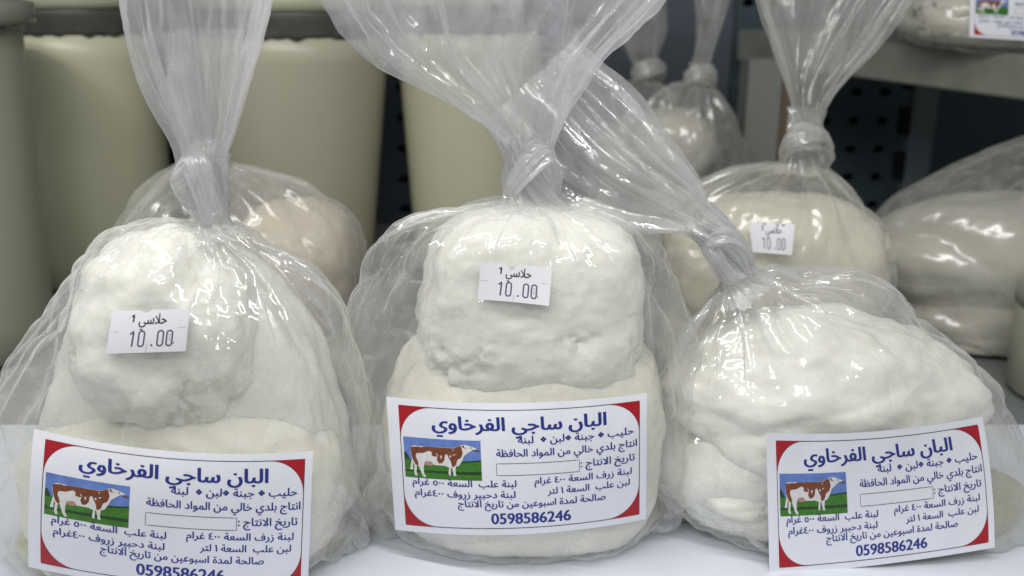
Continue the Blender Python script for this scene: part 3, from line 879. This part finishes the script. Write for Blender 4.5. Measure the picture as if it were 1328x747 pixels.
# ================================================================== tubs
def lathe(name, prof, c, mat, parent, n=96, ragged=0.0):
    th = np.linspace(0, 2 * np.pi, n, endpoint=False); V = []
    for r, z in prof: V.append(np.stack([c[0] + r * np.cos(th), c[1] + r * np.sin(th), np.full(n, z)], -1))
    if ragged:
        for k in (0, 1):
            V[k][:, 2] -= ragged * np.maximum(0, noise(np.stack([V[k][:, 0] * 90, V[k][:, 1] * 90, np.full(n, 3.3)], -1)) + .2); V[k][:, :2] = c + (V[k][:, :2] - c) * 1.012
    V = np.concatenate(V); F = grid_faces(n, len(prof), True)
    o = link_mesh(name, V, F, mat, parent)
    return o
def tub(label, px, py, Y, r0, r1, h, hb=0.026, mat='tub', lidmat='lidpale', band='gap', flange=0.004, group='tall plastic tubs at the back of the shelf'):
    x = XW(px, py, Y); t = thing('plastic_tub', label, 'tub', (x, Y, 0), group); c = (x, Y)
    lathe('tub_body', [(0.001, .0005), (r0 - .006, .0005), (r0, .006)] + [(r0 + (r1 - r0) * k / 10, .006 + (h - .006) * k / 10) for k in range(1, 11)] + [(r1 - .003, h + .001), (r1 - .004, h - .004)], c, M[mat], t)
    lathe('rim_band', [(r1 - .003, h - .002), (r1 + .0005, h + .001), (r1 + .002, h + .004), (r1 + .0015, h + hb * .5), (r1 + .003, h + hb * .8), (r1 + .001, h + hb)], c, M[band], t, n=220, ragged=.005)
    lathe('lid', [(r1 + .0, h + hb * .96), (r1 + flange, h + hb), (r1 + flange + .001, h + hb + .006), (r1 + flange, h + hb + .016), (r1 - .002, h + hb + .02), (r1 - .012, h + hb + .018), (r1 - .014, h + hb + .010), (.001, h + hb + .010)], c, M[lidmat], t)
    return t
zb = float(P(400, 47, 1.0)[2])
tub('pale tub nearest the left edge with a grey lid rim', -90, 200, .86, .078, .088, float(P(0, 44, .79)[2]), .004, 'tub_grey', 'lid', 'lid', .012)
tub('milky yellow tub behind the left bag, second from the left edge', 118, 200, 1.10, .078, .088, zb)
tub('widest milky tub behind and right of the left bag', 392, 200, 1.10, .072, .103, zb - .002, mat='tub_brown')
tub('milky tub behind the middle bag, left side showing', 612, 200, 1.12, .066, .082, zb)
t5 = thing('grey_tub', 'plain grey tub cut off by the right edge behind the right front bag', 'tub', (XW(1395, 470, .76), .76, 0))
lathe('tub_body', [(.001, .0005), (.046, .0005), (.050, .005), (.052, .075), (.050, .078)], (XW(1395, 470, .76), .76), M['tub_grey'], t5)
lathe('lid', [(.0505, .077), (.053, .078), (.053, .088), (.049, .090), (.001, .090)], (XW(1395, 470, .76), .76), M['lid'], t5)

# ================================================================== bags at the back
GB = 'tied bags of cheese on the shelf'
def back_bag(label, body, tail, knot, loop, cheeses, seed, Yb, n=120, m=70):
    b0 = P((body[-1][0] + body[-1][2]) / 2, body[-1][1], Yb)
    root = thing('cheese_bag', label, 'bag of cheese', (b0[0], Yb, 0), GB)
    film = film_body(root, body, seed, cheeses or [], n=n, m=m, sim=False, mat='film_back', refine_lv=1, amp=.25, crease=.002)
    if tail: film_tail(root, tail, seed + 3, n=n, m=50, sim=False, mat='film_back', refine_lv=1, amp=.3)
    if knot: film_knot(root, knot, loop, seed + 5, mat='film_back_knot')
    return root, film
M['film_back_knot'] = mat_film('greyer_knot_film', 0.5, tint=(0.78, 0.78, 0.76), bump=0.1, rough=.16)

# cheese bag with ticket, behind right
Y = .78
cz = [lump('cheese', 'cream cheese block inside the bag behind the right front bag', P(1005, 345, Y), (.092, .062, .060), (0, .05, 0), 2.6, .05, .02, .006, 4.0, 'cheese_c', 80),
      lump('cheese', 'lower cream cheese block at the bottom of the back right bag', P(995, 440, Y), (.090, .060, .040), (0, 0, 0), 2.6, .05, .02, .006, 4.7, 'cheese_c', 60)]
rD, fD = back_bag('tied bag of cream cheese with a price ticket, behind the right front bag',
    [(1012, 214, 1062, 214, Y, .012), (965, 219, 1085, 232, Y, .035), (915, 236, 1108, 258, Y, .055), (880, 275, 1124, 300, Y, .07), (862, 330, 1134, 360, Y, .078), (850, 390, 1138, 410, Y, .08), (850, 450, 1138, 455, Y, .075), (860, 490, 1130, 490, Y, .06)],
    [(1022, 165, 1066, 168, Y, .012), (1028, 145, 1066, 150, Y, .012), (1016, 100, 1085, 112, Y, .022), (1000, 50, 1125, 65, Y, .03), (985, 0, 1165, 8, Y, .035), (975, -50, 1195, -40, Y, .04)],
    [(1000, 222, 1066, 222, Y, .02), (1018, 205, 1064, 205, Y, .017), (1024, 180, 1062, 180, Y, .014), (1026, 160, 1064, 160, Y, .013), (1024, 140, 1068, 142, Y, .014)],
    [(1020, 190, Y - .012, .006), (1040, 178, Y - .02, .010), (1062, 182, Y - .01, .011), (1066, 200, Y, .011), (1050, 210, Y + .01, .010), (1022, 205, Y + .01, .008)], cz, 3.0, Y)
sD = Sheet([(971, 287), (1031, 291), (976, 327), (1027, 331)], .56, [bvh(fD)], gap=.001)
clear_behind(fD, sD); price_ticket(rD, sD, 2)

# behind left
Y = .76
cz = [lump('cheese', 'pinkish round cheese showing right of the left bag knot', P(383, 350, Y), (.050, .05, .058), (0, .1, 0), 2.4, .05, .02, .006, 2.2, 'cheese_p', 80),
      lump('cheese', 'cream cheese block hidden low in the bag behind the left front bag', P(300, 455, Y), (.10, .058, .046), (0, 0, 0), 2.6, .05, .02, .006, 6.7, 'cheese_c', 60),
      lump('cheese', 'cream cheese lump behind the left bag knot', P(255, 360, Y), (.052, .05, .045), (0, 0, 0), 2.6, .05, .02, .006, 7.7, 'cheese_c', 60)]
rE, fE = back_bag('tied bag of pinkish cheese standing behind the left front bag',
    [(235, 212, 292, 212, Y, .012), (200, 235, 350, 226, Y, .035), (172, 265, 405, 245, Y, .055), (150, 305, 448, 285, Y, .065), (135, 360, 472, 345, Y, .072), (130, 420, 478, 410, Y, .075), (132, 470, 476, 460, Y, .07), (140, 505, 468, 505, Y, .055)],
    [(245, 206, 285, 206, Y, .012), (240, 170, 292, 170, Y, .02), (225, 110, 300, 110, Y, .028), (215, 40, 312, 40, Y, .035)],
    [(240, 216, 288, 216, Y, .016), (245, 200, 285, 200, Y, .012), (246, 185, 284, 185, Y, .012)],
    [(245, 205, Y - .012, .007), (268, 198, Y - .02, .009), (285, 204, Y - .01, .009), (275, 212, Y + .01, .009)], cz, 8.0, Y)

# far middle pair
Y = 1.12
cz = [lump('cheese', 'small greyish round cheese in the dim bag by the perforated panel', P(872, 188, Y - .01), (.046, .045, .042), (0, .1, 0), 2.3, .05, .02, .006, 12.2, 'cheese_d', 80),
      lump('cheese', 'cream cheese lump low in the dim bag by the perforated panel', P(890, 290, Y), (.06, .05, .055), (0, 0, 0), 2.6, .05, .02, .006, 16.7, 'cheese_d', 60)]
rF, fF = back_bag('small dim bag with a thin tied neck in front of the perforated panel',
    [(890, 106, 916, 106, Y, .012), (862, 114, 932, 120, Y, .03), (836, 135, 950, 148, Y, .045), (824, 170, 962, 185, Y, .06), (820, 220, 968, 230, Y, .065), (818, 280, 968, 285, Y, .065), (825, 345, 962, 345, Y, .05)],
    [(892, 102, 916, 102, Y, .012), (898, 80, 922, 80, Y, .012), (905, 50, 930, 50, Y, .016), (905, 10, 942, 10, Y, .022), (900, -40, 955, -40, Y, .03)],
    [(888, 110, 920, 110, Y, .014), (893, 95, 917, 95, Y, .012), (897, 82, 921, 82, Y, .012)],
    [(893, 104, Y - .012, .007), (906, 96, Y - .02, .009), (922, 98, Y - .01, .010), (912, 108, Y + .01, .009)], cz, 13.0, Y)
Y = 1.22
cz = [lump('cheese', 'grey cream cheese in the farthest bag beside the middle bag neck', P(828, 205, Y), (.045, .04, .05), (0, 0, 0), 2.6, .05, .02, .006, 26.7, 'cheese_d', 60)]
rG, fG = back_bag('dim tied bag with a wide neck, farthest back beside the middle bag neck',
    [(822, 104, 850, 104, Y, .012), (800, 112, 868, 116, Y, .03), (775, 135, 880, 140, Y, .045), (765, 170, 890, 175, Y, .055), (760, 230, 895, 235, Y, .055), (765, 310, 890, 310, Y, .045)],
    [(824, 100, 848, 100, Y, .012), (822, 80, 850, 78, Y, .012), (806, 45, 860, 40, Y, .02), (800, 10, 862, 8, Y, .026), (795, -30, 866, -30, Y, .03)],
    [(820, 108, 852, 108, Y, .014), (824, 95, 848, 95, Y, .012), (822, 80, 850, 80, Y, .012)],
    [(824, 98, Y - .012, .007), (838, 90, Y - .02, .009), (858, 88, Y - .01, .008), (846, 100, Y + .01, .009)], cz, 23.0, Y)

# big dim bag at the right
Y = .92
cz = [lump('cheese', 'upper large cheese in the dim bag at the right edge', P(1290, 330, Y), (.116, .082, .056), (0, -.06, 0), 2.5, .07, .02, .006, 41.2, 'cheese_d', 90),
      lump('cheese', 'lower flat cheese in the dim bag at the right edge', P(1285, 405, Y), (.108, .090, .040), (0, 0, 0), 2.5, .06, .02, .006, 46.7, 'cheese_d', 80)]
rH, fH = back_bag('large dim bag of stacked cheese at the right edge under the metal shelf',
    [(1385, 165, 1425, 165, Y, .015), (1310, 190, 1480, 190, Y, .05), (1215, 232, 1530, 230, Y, .08), (1150, 270, 1560, 280, Y, .10), (1126, 320, 1570, 330, Y, .11), (1130, 380, 1570, 380, Y, .11), (1150, 418, 1550, 418, Y, .10)],
    None, None, None, cz, 33.0, Y)

# bag on the side shelf
Y = 1.0
zs = zt + .001
rI = thing('cheese_bag', 'bag of yellowish cheese with a product label standing on the metal side shelf', 'bag of cheese', (XW(1330, 30, Y), Y, zs), GB)
def shelf_body():
    secs = [(1300, -170, 1350, -170, Y, .015), (1250, -140, 1400, -140, Y, .05), (1200, -90, 1450, -90, Y, .075), (1182, -30, 1470, -30, Y, .085), (1178, 30, 1475, 30, Y, .085), (1182, 52, 1472, 52, Y, .08)]
    return film_body(rI, secs, 51.0, cz, n=120, m=60, sim=False, mat='film_back', amp=.25, crease=.002, zfloor=zs + .0015)
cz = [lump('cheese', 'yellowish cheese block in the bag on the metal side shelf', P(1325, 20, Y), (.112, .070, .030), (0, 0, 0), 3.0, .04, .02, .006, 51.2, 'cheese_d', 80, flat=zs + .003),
      lump('cheese', 'white cheese lump on top in the bag on the metal side shelf', P(1290, -40, Y), (.085, .060, .034), (0, .1, 0), 2.5, .08, .03, .006, 56.2, 'cheese', 80, flat=zs + .003)]
fI = shelf_body()
sI = Sheet([(1259, -27), (1398, -20), (1257, 48), (1398, 57)], .512, [bvh(fI)], gap=.001)
clear_behind(fI, sI); product_label(rI, sI)

# ================================================================== the three front bags
def widen(body, k=.022):
    return [((q[0] - (q[2] - q[0]) * k) if i > 1 else q[0], q[1], (q[2] + (q[2] - q[0]) * k) if i > 1 else q[2], q[3], q[4], q[5] * (.92 if i > 1 else 1)) for i, q in enumerate(body)]
# ---- middle
Y = .57
mc = [lump('cheese', 'upper block of white cheese with a pitted lower edge in the middle bag', (float(P(688, 392, .562)[0]), .564, .150), (.066, .052, .055), (0, .02, .08), 3.6, .06, .026, .005, 1.5, 'cheese', 230, pits=.12, taper=.12),
      lump('cheese', 'wide lower block of white cheese behind the label of the middle bag', (float(P(680, 600, .56)[0]), .562, .061), (.086, .060, .073), (0, 0, 0), 3.0, .05, .022, .004, 11.5, 'cheese_w', 170, pits=.05)]
rM = thing('cheese_bag', 'clear tied bag of white cheese in the middle, with ticket and product label', 'bag of cheese', (float(P(676, 660, Y)[0]), Y, 0), GB)
body = [(658, 256, 722, 256, Y, .014), (612, 268, 762, 272, Y, .030), (560, 284, 803, 300, Y, .044), (518, 312, 840, 335, Y, .056), (486, 355, 868, 375, Y, .063), (470, 410, 890, 425, Y, .066), (466, 480, 900, 480, Y, .067), (470, 550, 896, 545, Y, .068), (474, 610, 886, 605, Y, .068), (480, 662, 876, 658, Y, .066)]
body = widen(body)
fM = film_body(rM, body, 1.0, mc); whey_pool(rM, body, .014, .90)
tail = [(660, 235, 712, 235, Y, .011), (655, 198, 716, 196, Y, .012), (632, 165, 728, 160, Y, .018), (585, 132, 750, 122, Y - .003, .026), (520, 92, 778, 85, Y - .006, .034), (480, 45, 822, 40, Y - .010, .040), (448, -10, 866, -12, Y - .014, .045), (425, -60, 900, -60, Y - .018, .05)]
droplets(rM, fM, 260, 3)
film_tail(rM, tail, 2.0)
film_knot(rM, [(640, 266, 738, 268, Y, .024), (653, 252, 724, 252, Y, .015), (654, 225, 712, 225, Y, .013), (655, 200, 708, 200, Y, .013), (648, 180, 722, 178, Y, .014)],
          [(664, 246, Y - .010, .004), (678, 222, Y - .015, .006), (700, 200, Y - .010, .009), (709, 222, Y - .002, .011), (698, 246, Y + .006, .009), (674, 250, Y + .008, .006)], 5.0)
sM = Sheet([(501, 514), (839, 509.5), (512.5, 687), (838, 673)], .512, [bvh(fM)] + [bvh(c_) for c_ in mc], sag_top=11, sag_bot=13, bulge_l=0, wave=.0022, order=3, seed=1)
clear_behind(fM, sM); [clear_behind(c_, sM, .0026) for c_ in mc]; product_label(rM, sM)
sMt = Sheet([(624, 340), (716, 348), (619, 388.5), (712, 397)], .56, [bvh(fM), bvh(mc[0])], gap=.0006, order=2, sag_top=-1, sag_bot=-1)
clear_behind(fM, sMt); [clear_behind(c_, sMt, .0020) for c_ in mc]; price_ticket(rM, sMt, 1)

# ---- left
Y = .53
lc = [lump('cheese', 'upper round lump of white cheese under the ticket of the left bag', P(218, 428, .520), (.051, .045, .056), (0, .1, 0), 2.35, .12, .028, .005, 22.1, 'cheese', 230, pits=.13, taper=.10),
      lump('cheese', 'big white cheese mass rising behind and right of the upper lump in the left bag', (float(P(255, 560, .545)[0]), .546, .088), (.085, .048, .106), (0, .03, 0), 2.9, .08, .026, .004, 24.5, 'cheese', 170, taper=.30),
      lump('cheese', 'wide white cheese behind the label of the left bag', (float(P(240, 640, .52)[0]), .530, .048), (.094, .060, .058), (0, 0, 0), 2.7, .05, .02, .004, 27.5, 'cheese_w', 150)]
rL = thing('cheese_bag', 'clear tied bag of white cheese at the left, its label cut by the photo edge', 'bag of cheese', (float(P(235, 700, Y)[0]), Y, 0), GB)
body = [(252, 292, 302, 293, Y, .013), (205, 302, 340, 306, Y, .028), (150, 326, 385, 330, Y, .042), (98, 362, 420, 366, Y, .054), (50, 402, 444, 412, Y, .062), (12, 455, 462, 468, Y, .066), (-8, 520, 474, 530, Y, .068), (-12, 590, 479, 600, Y, .069), (-6, 655, 476, 660, Y, .069), (6, 708, 466, 708, Y, .066)]
body = widen(body)
fL = film_body(rL, body, 41.0, lc); whey_pool(rL, body, .008)
tail = [(244, 262, 296, 262, Y, .011), (240, 215, 292, 212, Y, .012), (232, 180, 304, 175, Y, .017), (208, 130, 318, 125, Y - .003, .023), (184, 75, 336, 72, Y - .006, .029), (170, 25, 350, 20, Y - .010, .033), (163, -25, 360, -30, Y - .014, .036), (158, -60, 366, -60, Y - .018, .038)]
droplets(rL, fL, 220, 5)
film_tail(rL, tail, 42.0)
film_knot(rL, [(238, 304, 318, 304, Y, .022), (256, 290, 300, 290, Y, .014), (250, 262, 297, 262, Y, .013), (246, 232, 294, 230, Y, .013), (236, 205, 296, 202, Y, .014)],
          [(240, 226, Y - .008, .008), (252, 214, Y - .012, .008), (263, 245, Y - .014, .006), (274, 284, Y - .010, .005), (260, 270, Y - .000, .006), (247, 245, Y + .003, .008)], 45.0)
sL = Sheet([(44, 556), (406, 584.5), (37, 735), (399, 769)], .512, [bvh(fL)] + [bvh(c_) for c_ in lc], sag_top=15, sag_bot=12, bulge_l=3, wave=.0022, order=3, seed=2)
clear_behind(fL, sL); [clear_behind(c_, sL, .0020) for c_ in lc]; product_label(rL, sL)
sLt = Sheet([(146, 404), (246, 401.5), (137, 459), (241, 455.5)], .56, [bvh(fL), bvh(lc[0])], gap=.0006, sag_top=-1)
clear_behind(fL, sLt); [clear_behind(c_, sLt, .0020) for c_ in lc]; price_ticket(rL, sLt, 0)

# ---- right
Y = .57
rc = [lump('cheese', 'large smooth folded white cheese on top in the right bag', P(1066, 520, .564), (.091, .055, .058), (0, .11, 0), 2.3, .12, .034, .003, 61.5, 'cheese', 190, grooves=((.35, .2, 1, -.45, .06, .022), (-.8, 0, 1, .35, .06, .018), (.9, .3, .3, .30, .05, .018))),
      lump('cheese', 'folded white cheese layer at the left of the right bag', P(953, 600, .560), (.045, .044, .036), (0, .2, 0), 2.3, .07, .022, .003, 64.5, 'cheese', 130),
      lump('cheese', 'flat white cheese slab at the bottom of the right bag', (float(P(1060, 670, .56)[0]), .563, .026), (.095, .050, .030), (0, 0, 0), 2.6, .06, .022, .003, 67.5, 'cheese_w', 150),
      lump('cheese', 'thin folded white cheese layer lowest at the left of the right bag', (float(P(950, 680, .545)[0]), .553, .034), (.038, .040, .017), (0, .08, 0), 2.2, .10, .025, .003, 69.5, 'cheese', 110)]
rR = thing('cheese_bag', 'clear tied bag of folded white cheese at the right, its neck leaning left', 'bag of cheese', (float(P(1095, 665, Y)[0]), Y, 0), GB)
body = [(936, 378, 992, 350, Y, .014), (916, 402, 1048, 350, Y, .028), (902, 428, 1115, 370, Y, .042), (893, 462, 1180, 405, Y, .054), (887, 500, 1235, 450, Y, .062), (882, 545, 1285, 508, Y, .066), (876, 590, 1322, 568, Y, .068), (868, 630, 1338, 620, Y, .068), (862, 664, 1325, 664, Y, .066)]
body = widen(body)
fR = film_body(rR, body, 71.0, rc); whey_pool(rR, body, .021, .94)
tail = [(940, 362, 978, 340, Y, .011), (918, 322, 952, 296, Y, .012), (893, 306, 922, 270, Y + .004, .014), (845, 306, 906, 232, Y + .012, .022), (780, 300, 868, 180, Y + .022, .030), (715, 272, 830, 128, Y + .034, .036), (672, 215, 795, 95, Y + .044, .04), (640, 165, 755, 60, Y + .052, .044)]
droplets(rR, fR, 160, 6)
film_tail(rR, tail, 72.0)
film_knot(rR, [(924, 398, 1010, 356, Y, .022), (934, 376, 984, 350, Y, .014), (925, 345, 968, 322, Y, .013), (908, 318, 945, 290, Y, .013), (888, 300, 922, 262, Y + .003, .014)],
          [(920, 316, Y - .008, .006), (938, 306, Y - .012, .007), (955, 320, Y - .008, .009), (958, 346, Y - .002, .009), (946, 360, Y - .010, .006), (930, 338, Y - .013, .005)], 75.0)
sR = Sheet([(993.5, 561), (1274, 540), (998, 746), (1290, 710)], .60, [bvh(fR)] + [bvh(c_) for c_ in rc], sag_top=9, sag_bot=4, bulge_r=4, wave=.0022, order=3, seed=3)
sR.H = .512
# label units keep the print's proportions; the sheet map divides by H
clear_behind(fR, sR); [clear_behind(c_, sR, .0020) for c_ in rc]; product_label(rR, sR)

bpy.data.objects.remove(_fo)

print('end', time.time() - T0)
